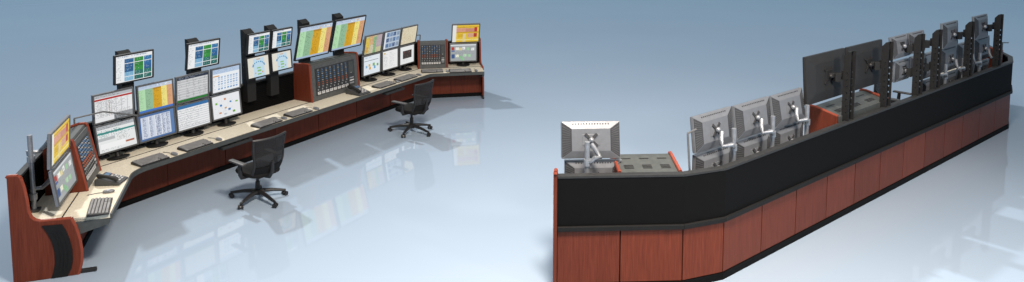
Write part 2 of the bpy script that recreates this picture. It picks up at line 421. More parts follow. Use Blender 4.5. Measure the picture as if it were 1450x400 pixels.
        p.text(0,0,1,1,'#6f6a58',.28,1,.55); p.text(0,0,1,1,'#f2e8c0',.15,1,.6)
    elif kind == 'tiles':
        p.rect(0,0,1,1,'#b9c8d8'); p.rect(0,0,.12,1,'#dfe6ee')
        for i in range(4):
            for j in range(3): p.rect(.12+i*.22,.06+j*.32,.30+i*.22,.29+j*.32,('#4a6f9e','#6f8db2','#38598a','#8398b0')[(i+j*2) % 4]); p.text(.13+i*.22,.08+j*.32,.29+i*.22,.28+j*.32,'#c8d4e2',.3,1,.6)
    elif kind == 'streetmap':
        p.rect(0,0,1,1,'#e2d8bc'); p.text(0,0,1,1,'#b09c70',.25,1,.6); p.dots(26,0,0,.95,.95,['#caa868','#b8c7c9','#f2ecd8'],3,1); p.dots(10,0,0,.95,.95,['#c9a866'],1,6)
    elif kind == 'iconpage':
        p.rect(0,0,1,1,'#e6eef4'); p.text(.05,.06,.55,.14,'#3a6fae',.6,2); p.rect(.03,.24,.9,.28,'#26303a')
        for x, y, c in ((.12,.5,'#8fb8dc'),(.3,.46,'#e0b53c'),(.34,.62,'#d8a030'),(.56,.44,'#7ab060'),(.62,.6,'#6fa8d0'),(.8,.5,'#6aa860')): p.rect(x,y,x+.11,y+.14,c)
        p.text(.05,.8,.9,.95,'#8aa0b4',.3,2)
    elif kind == 'textpage':
        p.rect(0,0,1,1,'#f0f1f0'); p.rect(.08,.1,.2,.16,'#c8a848'); p.text(.06,.2,.4,.92,'#8a8e90',.5,2); p.text(.46,.12,.9,.92,'#6f7478',.5,3)
    elif kind == 'photopage':
        p.rect(0,0,1,1,'#eef0f0'); p.rect(.2,.26,.84,.7,'#3a3634'); p.dots(40,.2,.28,.8,.66,['#7a4a3c','#5a6068','#94887c','#2a2624','#a83a30'],2,1); p.text(.2,.76,.8,.9,'#9a9ea0',.4,2)
    elif kind == 'yellowplan':
        p.rect(0,0,1,1,'#e8c43a'); p.rect(0,0,.14,1,'#e8e9e4'); p.rect(.14,.18,.55,.42,'#d99d84'); p.rect(.5,.2,.86,.4,'#c98a78'); p.rect(.82,.16,.93,.42,'#b82820'); p.rect(.14,.12,1,.17,'#c99a18')
        p.rect(.14,.42,1,.48,'#c89c1c'); p.rect(.58,.5,.78,.74,'#d6a488'); p.rect(.8,.5,.92,.72,'#b03028'); p.rect(.2,.55,.45,.72,'#d8b020'); p.rect(.4,.52,.5,1,'#e0d0a0'); p.rect(.14,.85,1,.9,'#efe08a')
        p.text(.14,.1,.98,.95,'#8a5a1a',.3,2,.5)
    elif kind == 'statuswall':
        p.rect(0,0,1,1,'#a4aaac'); p.rect(0,0,1,.1,'#d8dde0'); p.rect(.03,.16,.15,.34,'#b83028'); p.rect(.03,.36,.16,.44,'#3a5a9a'); p.rect(.03,.6,.16,.85,'#34558c')
        for x, y, c in ((.2,.18,'#f4f4f0'),(.33,.2,'#e6d79a'),(.46,.15,'#f2f2f2'),(.62,.2,'#9fd0a4'),(.8,.22,'#eef0ee'),(.2,.62,'#f0f0d8'),(.35,.7,'#8cc494'),(.5,.6,'#b8dcb8'),(.66,.62,'#a4d2a8'),(.42,.82,'#92c898')):
            p.rect(x,y,x+.12,y+.16,c); p.text(x,y,x+.12,y+.16,'#6a8a70',.35,1,.6)
        p.text(0,.45,1,.6,'#70787c',.3,2)
    return p.a

def screen_mesh(w, h, kind, seed):
    a = picture(kind, seed); ny, nx, _ = a.shape
    xs = np.linspace(-w/2, w/2, nx+1); zs = np.linspace(h/2, -h/2, ny+1)
    X, Z = np.meshgrid(xs, zs); V = np.stack([X, np.zeros_like(X), Z], -1).reshape(-1, 3)
    idx = np.arange((nx+1)*(ny+1)).reshape(ny+1, nx+1)
    F = np.stack([idx[:-1, :-1], idx[1:, :-1], idx[1:, 1:], idx[:-1, 1:]], -1).reshape(-1, 4)
    me = bpy.data.meshes.new('screen'); me.from_pydata(V.tolist(), [], F.tolist())
    ca = me.color_attributes.new('pix', 'FLOAT_COLOR', 'CORNER')
    c = np.concatenate([a.reshape(-1, 3), np.ones((nx*ny, 1))], 1).repeat(4, 0)
    ca.data.foreach_set('color', c.astype(np.float32).ravel()); me.materials.append(M['screen']); return me

# ------------------------------------------------------------------ monitors
def monitor(label, mat, w, h, kind, seed, front='bezel', back='silver', stand=None, tilt=0., group=None, b=.024):
    """front face looks to local -y; origin at the panel's centre. stand = height of the desk below the centre, None when hung"""
    t = thing('monitor', label, 'monitor', mat @ Matrix.Rotation(tilt, 4, 'X'), group)
    dp = .052 if back == 'silver' else .050
    mb = MB(); x, z = w/2, h/2; xi, zi = x*.65, z*.60; zo = z*.02
    vs = [(-x,-.016,-z),(x,-.016,-z),(x,-.016,z),(-x,-.016,z),(-x,.018,-z),(x,.018,-z),(x,.018,z),(-x,.018,z),
          (-xi,dp,-zi+zo),(xi,dp,-zi+zo),(xi,dp,zi+zo),(-xi,dp,zi+zo)]
    mb.add(vs, [(0,1,2,3),(0,4,5,1),(1,5,6,2),(2,6,7,3),(3,7,4,0),(4,8,9,5),(6,10,11,7),(8,11,10,9)], 0)
    mb.add(vs, [(5,9,10,6),(7,11,8,4)], 0)
    if back == 'silver':
        for i in range(14):                                      # slots along the top slope
            mb.box((-xi+2*xi*(i+.5)/14, .028, z*.88), (w*.018, .016, z*.06), 1)
    hs = mb.obj('housing', ['silver', 'vent'] if back == 'silver' else ['back_black', 'plastic'], t)
    if back == 'silver':
        for sx in (-1, 1):                                       # dark louvred flanks
            v = MB(); n = 12
            def P(f, g, o):
                zz = (-z+2*z*f)*(1-g)+((-zi+zo)+2*zi*f)*g; xx = x*(1-g)+xi*g; yy = .018*(1-g)+dp*g
                return (sx*(xx+o), yy+o, zz)
            def plate(f0, f1, g0, g1, o, mi):
                q = [P(f0,g0,o), P(f0,g1,o), P(f1,g1,o), P(f1,g0,o)]; u = [(a-sx*.004, b_-.004, c) for a, b_, c in q]
                v.add(q+u, [(0,1,2,3) if sx > 0 else (3,2,1,0)]+[(0,4,5,1),(1,5,6,2),(2,6,7,3),(3,7,4,0)], mi)
            plate(.02, .98, .05, .97, .0015, 0)
            for i in range(n): plate(.05+i*.90/n, .05+(i+.45)*.90/n, .12, .88, .0045, 1)
            v.obj('side_vent', ['vent', 'vent_rib'], hs)
        MB().box((0, dp+.002, zo), (w*.30, .006, h*.30)).obj('back_cover', 'silver', hs, bevel=.002)
    mb = MB()
    for c, d in (((0,-.022,z-b/2),(w,.014,b)), ((0,-.022,-z+b/2),(w,.014,b)), ((-x+b/2,-.022,0),(b,.014,h-2*b)), ((x-b/2,-.022,0),(b,.014,h-2*b))): mb.box(c, d)
    mb.obj('bezel', front, t, bevel=.003)
    s = link('screen', screen_mesh(w-2*b, h-2*b, kind, seed), t); s.location = (0, -.0185, 0)
    mb = MB(); mt = 'vent' if back == 'silver' else 'plastic'
    for a in (PI/4, -PI/4):
        mb.box((0, dp+.010, zo), (h*.46, .012, .034), 0, Matrix.Rotation(a, 3, 'Y'))
    mb.box((0, dp+.012, zo), (.07, .016, .07))
    mp = mb.obj('mount_plate', mt, t)
    MB().ball((0, dp+.036, zo), .036, 12).obj('swivel_ball', 'metal' if back == 'silver' else 'plastic', mp, smooth=True)
    if stand is not None:
        f = MB(); zb = -stand
        f.tube([(0, dp-.01, -z*.5), (0, dp+.01, -z*.95), (0, .04, zb+.02)], [.035,.032,.04], 10)
        f.obj('stand_neck', 'plastic', t, smooth=True)
        MB().ball((0, .03, zb+.016), .17, 20, 0, (1, .95, .09)).obj('stand_foot', 'plastic', t, smooth=True)
    return t

GF = 'monitors on the desk-side console'
DZ = .732
def mF(x, y, z, yaw=0.): return MF @ TR(x, y, z, yaw)
F = [  # x, y, z, w, h, tilt, picture, front, back, hung, label
 (1.009,-.25,2.103,.656,.478,.09,'blocks','plastic','plastic',True,'small raised black monitor with blue and green blocks, above the red striped table screen'),
 (2.273,-.25,2.09,.655,.486,.15,'blocks','plastic','plastic',True,'small raised black monitor with blue and green blocks, above the grey table screen'),
 (.605,-.32,1.572,.645,.468,.02,'redtable','bezel','silver',True,'upper monitor showing a white table under a red stripe'),
 (1.308,-.32,1.556,.64,.480,-.02,'schedule','bezel','silver',True,'small grey upper monitor with green, gold and salmon columns beside the red striped table screen'),
 (1.988,-.32,1.567,.641,.480,.06,'greytable','bezel','silver',True,'upper monitor with grey table rows and a green bottom line'),
 (2.668,-.32,1.575,.617,.464,.04,'calendar','bezel','silver',True,'upper monitor showing a pale blue calendar grid, next to the tall black towers'),
 (.629,-.32,1.08,.645,.455,-.18,'tealform','bezel','silver',False,'lower monitor showing a white form with teal bands beside the near mixer'),
 (1.307,-.32,1.083,.665,.465,-.08,'bluesheet','bezel','silver',False,'lower monitor showing a dense blue spreadsheet'),
 (1.986,-.32,1.077,.656,.460,-.07,'bluehead','bezel','silver',False,'lower monitor with white list under a solid blue header'),
 (2.653,-.32,1.091,.624,.448,-.09,'network','bezel','silver',False,'lower monitor with a network of coloured dots on white'),
 (3.454,-.28,2.106,.530,.405,.14,'blocks','plastic','plastic',True,'blue and green block monitor in the upper left of the hung group of four'),
 (4.007,-.28,2.111,.508,.388,.16,'blocks','plastic','plastic',True,'blue and green block monitor in the upper right of the hung group of four'),
 (3.424,-.28,1.65,.533,.424,-.06,'diagram','plastic','plastic',True,'cream and pale blue diagram monitor in the lower left of the hung group of four'),
 (3.986,-.28,1.663,.517,.388,-.06,'diagram','plastic','plastic',True,'cream and pale blue diagram monitor in the lower right of the hung group of four'),
 (4.829,-.32,1.935,.937,.732,.25,'schedule','plastic','plastic',True,'large black framed monitor with coloured columns next to the hung group of four'),
 (5.828,-.32,1.942,.949,.722,.26,'schedule','plastic','plastic',True,'large black framed monitor with coloured columns next to the colour map screen'),
 (6.621,-.32,1.574,.597,.467,.20,'colourmap','bezel','silver',True,'upper monitor showing a yellow and green colour map'),
 (7.268,-.32,1.579,.602,.464,.19,'tiles','bezel','silver',True,'upper monitor showing rows of blue picture tiles'),
 (7.906,-.32,1.584,.613,.464,.20,'streetmap','bezel','silver',True,'upper monitor showing a beige street map'),
 (6.555,-.32,1.111,.597,.475,.04,'iconpage','bezel','silver',False,'lower monitor with a page of coloured icons under a dark line'),
 (7.196,-.32,1.114,.580,.480,.02,'textpage','bezel','silver',False,'lower monitor showing a white page of grey text'),
 (7.822,-.32,1.115,.569,.472,.03,'photopage','bezel','silver',False,'lower monitor with a white page around a dark photo'),
]
for i, (x, y, z, w, h, t, pic, fr, bk, hung, lab) in enumerate(F):
    monitor(lab, mF(x, y, z), w, h, pic, 100+i, fr, bk, None if hung else z-DZ, t, GF)
# wings
monitor('upper monitor with yellow plan on the far right wing', mF(8.951,-1.295,1.564,-.83), .707,.545,'yellowplan',201,'bezel','silver',None,.40,GF)
monitor('lower monitor with green and white status boxes on the far right wing', mF(8.91,-1.248,1.077,-.87), .686,.477,'statuswall',202,'bezel','silver',1.077-DZ,.10,GF)
monitor('upper monitor with yellow plan on the near wing arm, leftmost of all', mF(-.867,-1.617,1.638,.855), .879,.455,'yellowplan',203,'bezel','silver',None,.06,GF)
monitor('lower monitor with green and white status boxes on the near wing arm', mF(-.802,-1.541,1.124,.86), .905,.459,'statuswall',204,'bezel','silver',None,-.13,GF)

# ------------------------------------------------------------------ rear console monitors
GR = 'monitors seen from behind'
def mR(x, y, z, yaw=0.): return MR @ TR(x, y, z, yaw)
DZR = .805
R = [
 (9.862,-.36,1.801,.805,.456,.13,'colourmap','silver',True,'silver back of the upper monitor nearest the short wing, first of the row of three'),
 (8.973,-.36,1.795,.833,.446,.15,'tiles','silver',True,'silver back of the middle upper monitor in the row of three'),
 (8.092,-.36,1.782,.819,.453,.19,'streetmap','silver',True,'silver back of the upper monitor beside the large black screens'),
 (9.83,-.36,1.30,.805,.47,.0,'iconpage','silver',False,'shaded lower monitor back in the row of three, nearest the short wing'),
 (8.95,-.36,1.30,.82,.47,.0,'textpage','silver',False,'shaded lower monitor back in the middle of the row of three'),
 (8.08,-.36,1.30,.80,.47,.0,'photopage','silver',False,'shaded lower monitor back beside the mixer cabinet under the large screens'),
 (7.12,-.33,2.109,1.16,.714,.07,'schedule','plastic',True,'large black monitor back beside the row of three silver monitors'),
 (5.86,-.33,2.106,1.16,.709,.08,'schedule','plastic',True,'large black monitor back between the two nearest black towers'),
 (4.638,-.33,2.266,.629,.377,.16,'blocks','silver',True,'small upper silver monitor back just beyond the large black screens'),
 (3.981,-.33,2.268,.613,.371,.11,'blocks','silver',True,'small upper silver monitor back touching the third black tower'),
 (4.53,-.33,1.836,.559,.36,.0,'diagram','silver',True,'small lower silver monitor back under the upper pair beyond the large screens'),
 (3.90,-.33,1.84,.559,.36,.0,'diagram','silver',True,'small lower silver monitor back behind the third black tower'),
 (2.651,-.28,2.268,.697,.476,.05,'blocks','silver',True,'raised silver monitor back between the fourth and fifth black towers'),
 (1.118,-.28,2.26,.693,.468,.08,'blocks','silver',True,'raised silver monitor back beside the last black tower'),
]
Rx = (.74, 1.60, 2.43, 3.26)
near = ('behind the farthest tower', 'between the two farthest towers', 'behind the second farthest tower', 'between the second farthest and fourth nearest towers')
for i, (x, y, z, w, h, t, pic, bk, hung, lab) in enumerate(R):
    monitor(lab, mR(x, y, z), w, h, pic, 300+i, 'bezel' if bk == 'silver' else 'plastic', bk, None if hung else z-DZR, t, GR)
for i, x in enumerate(Rx):
    monitor('upper silver monitor back of the low pair '+near[i], mR(x, -.36, 1.76), .79, .46, ('redtable','schedule','greytable','calendar')[i], 330+2*i, 'bezel', 'silver', None, .04, GR)
    monitor('lower silver monitor back of the low pair '+near[i], mR(x, -.36, 1.27), .79, .45, ('tealform','bluesheet','bluehead','network')[i], 340+i, 'bezel', 'silver', 1.27-DZR, -.08, GR)
wy = PR.yawR
monitor('upper silver monitor back on the near wing pole', mR(11.287,-1.14,1.754,wy), .733,.453,'yellowplan',350,'bezel','silver',None,.2,GR)
monitor('lower silver monitor back on the near wing pole, half hidden by the wall', mR(11.26,-1.12,1.27,wy), .72,.45,'statuswall',351,'bezel','silver',None,.0,GR)

# ------------------------------------------------------------------ silver poles with monitor arms
def pole(label, mat, ztop, arms, r=.028, group='monitor poles'):
    """arms: list of (target x, y, z) in the pole's own frame"""
    t = thing('monitor_pole', label, 'monitor pole', mat, group)
    MB().tube([(0,0,.03),(0,0,ztop)], r, 14).obj('pole', 'metal', t, smooth=True)
    MB().box((0,0,.016), (.13,.13,.03)).obj('base', 'dkgrey', t, bevel=.006)
    for (x, y, z) in arms:
        mb = MB()
        s1 = 1 if x > 0 else -1
        mb.tube([(0,0,z-.20),(s1*.05,.03,z-.185),(x*.55+s1*.05,.06,z-.13),(x+s1*.10,y*.5+.05,z-.15),(x+s1*.05,y*.8+.03,z-.07),(x,y+.02,z)], [.034,.030,.026,.026,.030,.030], 10)
        mb.tube([(0,0,z-.245),(0,0,z-.165)], .046, 12)
        mb.obj('arm', 'metal', t, smooth=True)
    return t
for i, (x, xs) in enumerate(zip((.605,1.308,1.988,2.668,6.621,7.268,7.906), ('behind the red striped table screen','behind the small coloured columns screen','behind the grey table screen','behind the calendar screen','behind the colour map screen','behind the picture tiles screen','behind the street map screen'))):
    z0 = DZ
    pole('silver pole with two monitor arms '+xs, MF @ TR(x-.09+.18*(i == 3), -.13, z0), 1.62-z0+.05, [(.09-.18*(i == 3), -.07, 1.57-z0), (.09-.18*(i == 3), -.07, 1.10-z0)], .022, 'poles of the desk-side console')
q = PF.wingL(1.66, .11)
pole('silver pole with two arms on the near wing, left of the yellow plan screen', MF @ TR(q.x, q.y, DZ, PF.yawL), 1.74-DZ, [(.02,-.22,1.63-DZ), (.05,-.22,1.13-DZ)], .03, 'poles of the desk-side console')
for i, x in enumerate((9.86, 8.97, 8.09)):
    pole('silver pole and arm behind the '+('upper monitor nearest the short wing','middle monitor of the row of three','monitor beside the large black screens')[i], MR @ TR(x-.14-.0*i, -.14, DZR), 1.84-DZR, [(.14,-.10,1.80-DZR),(.14,-.10,1.30-DZR)], .03, 'poles of the rear-view console')
for i, x in enumerate(Rx):
    pole('silver pole and arm of the low pair '+near[i], MR @ TR(x-.14, -.14, DZR), 1.78-DZR, [(.14,-.10,1.76-DZR),(.14,-.10,1.27-DZR)], .03, 'poles of the rear-view console')
q = PR.wingR(1.16, .15)
pole('silver pole and arm holding the near wing monitors', MR @ TR(q.x, q.y, DZR, wy), 1.81-DZR, [(-.06,-.10,1.76-DZR),(-.06,-.10,1.27-DZR)], .032, 'poles of the rear-view console')

# slim metal light rails standing over the screens
def rail(label, mat, pts):
    t = thing('task_light', label, 'task light', mat, 'slim task lights')
    MB().tube(pts[:2], .013, 8).obj('post', 'rod', t, smooth=True)
    MB().tube(pts[1:], .012, 8).obj('bar', 'rod', t, smooth=True)
    return t
rail('thin bent metal rail crossing in front of the red striped table screen', MF, [(-.064,-.45,DZ),(-.055,-.45,1.555),(.362,-.47,1.556),(.902,-.46,1.36)])
rail('thin metal rail beside the street map screen', MF, [(8.43,-.2,DZ),(8.53,-.2,1.48),(8.30,-.2,1.50)])
rail('thin silver rail standing at the first of the three silver monitor backs', MR, [(10.45,-.2,DZR),(10.58,-.2,1.93),(10.42,-.2,1.95)])
rail('thin silver rail at the far end beside the last black tower', MR, [(.30,-.12,DZR),(.30,-.12,1.86),(-.05,-.12,1.82)])

# ------------------------------------------------------------------ black towers
def tower(label, mat, z0, z1, arms, group, sw=.20, dp=.13, arm_x=.2):
    t = thing('mounting_tower', label, 'mounting tower', mat, group)
    for sx in (-1, 1):
        x = sx*(sw/2-.008); mb = MB(); th = .016
        nh = 6; pitch = .10; zh0 = z1-.34-nh*pitch
        ya, yb = -.054, -.033
        mb.box((x, (-dp+ya)/2, (z0+z1-.07)/2), (th, dp+ya, z1-.07-z0)); mb.box((x, yb/2, (z0+z1)/2), (th, -yb, z1-z0))
        mb.box((x, (ya+yb)/2, (z0+zh0)/2), (th, yb-ya, zh0-z0))
        for i in range(nh+1):
            a = zh0+i*pitch+.026; e = zh0+(i+1)*pitch if i < nh else z1-.07
            if i == 0: a = zh0+.026
            mb.box((x, (ya+yb)/2, (a+e)/2), (th, yb-ya, e-a))
        mb.slab([(-dp, z1-.07), (yb, z1-.07), (yb, z1)], (x-th/2, 0, 0), (0,1,0), (0,0,1), th)
        mb.obj('flange', 'tower', t)
    wb = MB(); wb.box((0, -dp-.008, (z0+z1-.07)/2), (sw, .016, z1-.07-z0))
    wb.slab([(-dp-.016, z1-.07), (-dp, z1-.07), (yb, z1), (yb-.012, z1+.004)], (-sw/2, 0, 0), (0,1,0), (0,0,1), sw)
    wb.obj('web', 'tower', t)
    for (x, y, z) in arms:
        mb = MB(); R = Matrix.Rotation(math.atan2(y+dp+.02, x) if x else -PI/2, 3, 'Z')
        d = Vector((x, y+dp+.02, 0)); L = d.length
        mb.box((x*.5, (-dp-.02+y)/2, z), (L, .045, .07), 0, R)
        mb.box((0, -dp-.035, z), (.12, .05, .14)); mb.box((x, y-.012, z), (.16, .03, .17))
        mb.box((x*.55, (-dp-.02+y)/2, z-.03), (.09, .09, .13), 0, R)
        mb.obj('bracket_arm', 'tower', t, bevel=.006)
    return t
GT = 'towers of the desk-side console'
for x, z0, arms, lab in ((.94,.74,[(.07,-.17,2.10)],'black tower behind the raised monitor over the red striped table screen'),
    (2.18,.74,[(.09,-.17,2.09)],'black tower behind the raised monitor over the grey table screen'),
    (3.345,.98,[(.11,-.19,2.10),(.08,-.19,1.65)],'black tower at the left side of the hung group of four'),
    (3.90,.98,[(.11,-.19,2.11),(.09,-.19,1.66)],'black tower in the middle of the hung group of four'),
    (4.75,.98,[(.08,-.21,1.93)],'black tower behind the large monitor next to the hung group of four'),
    (5.735,.98,[(.09,-.21,1.94)],'black tower behind the large monitor next to the colour map screen')):
    tower(lab, MF @ TR(x, -.04, 0), z0, 2.365, arms, GT)
GT2 = 'towers of the rear-view console'
for x, arms, lab in ((6.90,[(.24,-.25,2.13)],'nearest black tower, in front of the large black monitor beside three silver ones'),
    (5.67,[(.15,-.25,2.13)],'second nearest black tower, at the edge of the second large black monitor'),
    (4.48,[(.16,-.26,2.266),(.05,-.26,1.84)],'third nearest black tower, beyond the small upper silver pair'),
    (3.75,[(.23,-.26,2.268),(.15,-.26,1.84)],'fourth nearest black tower'),
    (2.26,[(.39,-.21,2.268)],'second farthest black tower'),
    (.74,[(.38,-.21,2.26)],'farthest black tower, at the far end of the wall')):
    tower(lab, MR @ TR(x, -.02, 0), .83, 2.50, arms, GT2, .17, .09)

# ------------------------------------------------------------------ mixer cabinets
knob_me = {c: MB().tube([(0,0,0),(0,-.020,0)], [.014,.011], 10).mesh('knob', c, smooth=True) for c in ('blue','red','grey')}
def mixer(label, mat, w, d, h, hb, lean, cols, rows, knobs=True, group='mixer cabinets'):
    """origin at the middle of the front foot; body from y=0 (front) to y=d; front face leans back by lean at the top"""
    t = thing('mixer_cabinet', label, 'mixer cabinet', mat, group)
    prof = [(0,0),(lean,h*.97),(lean+.02,h),(lean+.10,h),(d,hb),(d,0)]
    for sx in (-1, 1):
        e = MB().slab([(a, b) for a, b in prof], (sx*(w/2)-(.0 if sx > 0 else .04)+(-.04 if sx > 0 else .04), 0, 0), (0,1,0), (0,0,1), .04).obj('side_panel', 'cherry', t, bevel=.004)
        st = MB(); x = sx*(w/2-.02)
        for a, b in zip(prof[:-2], prof[1:-1]): st.tube([(x, a[0], a[1]), (x, b[0], b[1])], .0215, 8)
        st.obj('edge_band', 'cherry_edge', e)
    inn = [(.02,.0),(lean+.015,h*.955),(lean+.03,h*.985),(lean+.10,h*.985),(d-.01,hb-.02),(d-.01,0)]
    cb = MB().slab(inn, (-(w/2-.042), 0, 0), (0,1,0), (0,0,1), w-.084)
    y0, z0, y1, z1 = lean+.10, h*.985, d-.01, hb-.02; R = Matrix.Rotation(math.atan2(z1-z0, y1-y0), 3, 'X')
    for cx in (-.29, 0, .29):                                    # louvres let into the top
        for f in (.16, .55, .63, .71): cb.box((cx*w, y0+(y1-y0)*f, z0+(z1-z0)*f+.002), (w*.15, (y1-y0)*.045, .004), 1, R)
    case = cb.obj('case', ['case', 'plastic'], t)
    al = math.atan2(lean, h*.955); Rf = Matrix.Rotation(-al, 4, 'X')
    fm = MB().box((0, -.006, h*.477), (w-.086, .02, h*.955)).obj('face_frame', 'face', t, bevel=.004); fm.matrix_local = Matrix.Translation((0, .012, .004)) @ Rf
    mw, mh = w*.80, h*.72; mz = h*.49
    mod = MB().box((0, -.018, mz), (mw, .006, mh)).obj('module', 'module', fm)
    mb = MB()
    for c in range(cols+1): mb.box((-mw*.48+mw*.80*c/cols, -.0225, mz), (.004, .003, mh*.98))
    mb.obj('channel_marking', 'plastic', fm)
    for c in range(cols):
        x = -mw*.48+mw*.80*(c+.5)/cols
        fd = MB().box((x, -.024, mz-mh*.42), (mw*.075, .008, mh*.10)).obj('fader', 'white', fm)
        MB().box((x, -.030, mz-mh*.40), (mw*.03, .006, mh*.03)).obj('cap', 'grey', fd)
        MB().box((x-mw*.02, -.023, mz-mh*.29), (mw*.024, .006, mh*.05)).obj('channel_button', 'grey', fm)
    mb = MB(); mb.box((mw*.41, -.023, mz+mh*.22), (mw*.11, .006, mh*.46), 0)
    mb.obj('master_section', 'case', fm)
    mb = MB(); mb.box((mw*.40, -.028, mz+mh*.02), (.016, .004, .012)); mb.obj('indicator_light', 'white', fm)
    for r in range(3):
        mb = MB(); mb.box((mw*.41, -.023, mz-mh*(.18+.1*r)), (mw*.11, .006, mh*.05), 0); mb.obj('button_strip', 'grey' if r != 1 else 'white', fm)
    if knobs:
        for c in range(cols):
            for r in range(rows):
                col = 'red' if r in (rows-2, rows-3) else 'grey' if (r+c) % 3 == 0 or r == rows-1 else 'blue'
                k = link('knob', knob_me[col], fm); k.location = (-mw*.48+mw*.80*(c+.46)/cols, -.021, mz+mh*(.43-r*.70/rows))
    return t
mixer('wide mixing desk cabinet with cherry sides under the large coloured columns monitors', MF @ TR(5.20, -.56, DZ+.002, .0), 1.42, .50, .775, .74, .05, 8, 9)
q = PF.wingL(.71, .60)
mixer('grey mixer cabinet in cherry sides on the near left wing', MF @ TR(q.x, q.y, DZ+.002, PF.yawL), .86, .50, .74, .66, .14, 8, 8)
q = PF.wingR(.52, .50)
mixer('mixer cabinet with cherry sides on the far right wing', MF @ TR(q.x, q.y, DZ+.002, PF.yawR), .74, .42, .68, .62, .02, 8, 8)
mixer('cherry sided mixer cabinet seen from behind, under the large black monitors', MR @ TR(6.33, -.60, DZR+.002), 1.66, .50, .80, .73, .05, 8, 8, False, 'mixer cabinets seen from behind')
q = PR.wingR(.39, .66)
mixer('grey topped mixer cabinet seen from behind on the near wing', MR @ TR(q.x, q.y, DZR+.002, PR.yawR), .79, .54, .69, .625, .02, 8, 8, False, 'mixer cabinets seen from behind')
q = PR.wingL(.60, .62)
mixer('mixer cabinet at the far end of the wall, only its cherry side showing', MR @ TR(q.x, q.y, DZR+.002, PR.yawL), .86, .50, .78, .72, .08, 8, 8, False, 'mixer cabinets seen from behind')

# ------------------------------------------------------------------ keyboards, mice, phones
def make_keyboard():
    t = thing('keyboard', '', 'keyboard', None, 'keyboards on the desk')
    MB().slab([(0,0),(0,.016),(.29,.038),(.30,.032),(.30,0)], (-.26, -.15, 0), (0,1,0), (0,0,1), .52).obj('body', 'plastic', t, bevel=.004)
    mb = MB(); R = Matrix.Rotation(math.atan2(.022, .29), 3, 'X')
    rnd = random.Random(3)
    for r in range(6):
        y = -.125+r*.047; x = -.245; z = .0225+(y+.15)*.0759
        while x < .235:
            w = .024
            if r == 0 and -.12 < x < .02: w = .15
            elif rnd.random() < .12: w = .036
            if not (.095 < x+w/2 < .112): mb.box((x+w/2, y+.01, z), (w-.008, .030, .014), 0, R)
            x += w
    mb.obj('keys', 'key', t)
    return t
def make_mouse():
    t = thing('mouse', '', 'mouse', None, 'computer mice on the desk')
    MB().ball((0,0,.018), .062, 16, 0, (.62, 1.25, .42)).obj('shell', 'silver', t, smooth=True)
    MB().ball((0,.030,.024), .042, 12, 0, (.66, 1.0, .52)).obj('buttons', 'grey', t, smooth=True)
    MB().tube([(0,.07,.012),(.01,.16,.006),(-.02,.26,.006)], .004, 6).obj('cable', 'plastic', t)
    return t
kb, ms = make_keyboard(), make_mouse()
kbs = [((-.612,-2.017), .965, 1.08, 'keyboard on the near wing end of the desk'), ((.785,-.94), 0, .93, 'keyboard in front of the blue spreadsheet screen, nearest the telephone'),
 ((1.577,-.93), 0, .96, 'keyboard in front of the solid blue header list screen'), ((3.045,-.93), .03, 1.02, 'keyboard behind the nearer office chair, below the hung group of four'),
 ((3.803,-.92), 0, .98, 'keyboard between two mice before the wide mixer'), ((6.333,-.88), 0, 1.03, 'keyboard in front of the coloured icons page'),
 ((7.095,-.88), 0, 1.10, 'keyboard behind the farther office chair, before the white text page'), ((7.98,-.975), -.86, 1.0, 'keyboard directly in front of the far wing mixer'),
 ((8.35,-1.54), -.86, 1.02, 'keyboard in front of the far wing status screen')]
mss = [((-.255,-1.602), .9, 'silver mouse beside the telephone on the near wing'), ((1.153,-.99), 0, 'silver mouse below the solid blue header list screen, between two keyboards'), ((1.994,-.97), 0, 'silver mouse below the network dots screen'),
 ((3.419,-.96), 0, 'silver mouse between the two keyboards left of the wide mixer'), ((4.197,-.988), 0, 'silver mouse just below the wide mixer cabinet'), ((6.712,-.954), 0, 'silver mouse between the keyboards of the far three-screen group'),
 ((7.511,-.934), 0, 'silver mouse below the dark photo page'), ((8.158,-1.299), -.86, 'silver mouse between the two far wing keyboards'), ((8.56,-1.86), -.86, 'silver mouse at the far right corner of the desk')]
for i, ((x, y), a, s, lab) in enumerate(kbs):
    m = MF @ TR(x, y, DZ+.003, a) @ Matrix.Diagonal((s, .85, 1., 1.))
    if i == 0: kb.matrix_world = m; kb['label'] = lab
    else: copy_thing(kb, lab, m)
for i, ((x, y), a, lab) in enumerate(mss):
    m = MF @ TR(x, y, DZ+.001, a)
    if i == 0: ms.matrix_world = m; ms['label'] = lab
    else: copy_thing(ms, lab, m)

def phone(label, mat):
    t = thing('desk_phone', label, 'telephone', mat, 'desk phones')
    MB().slab([(-.20,0),(-.20,.025),(.16,.125),(.20,.10),(.20,0)], (-.17,0,0), (0,1,0), (0,0,1), .34).obj('base', 'dkgrey', t, bevel=.012)
    h = MB(); h.tube([(-.115,-.15,.075),(-.115,-.12,.098),(-.115,.02,.142),(-.115,.14,.160),(-.115,.16,.145)], [.040,.036,.028,.038,.040], 12)
    h.obj('handset', 'plastic', t, smooth=True)
    R = Matrix.Rotation(math.atan2(.1, .36), 3, 'X'); k = MB()
    for i in range(4):
        for j in range(5): k.box((-.02+i*.045, -.14+j*.04, .048+j*.0111), (.03, .026, .012), (i+j) % 2, R)
    k.obj('keypad', ['white','grey'], t)
    MB().box((.05, .10, .112), (.18, .07, .012), 0, R).obj('display', 'blue', t)
    k = MB(); k.box((.12, .03, .095), (.03, .03, .012), 0, R); k.obj('message_lamp', 'red', t)
    return t
phone('black desk phone on the near wing beside the keyboard and mouse', MF @ TR(-.02, -1.27, DZ+.003, .60) @ Matrix.Scale(.85, 4))
phone('black desk phone at the right foot of the wide mixer', MF @ TR(5.53, -.86, DZ+.003, .0))

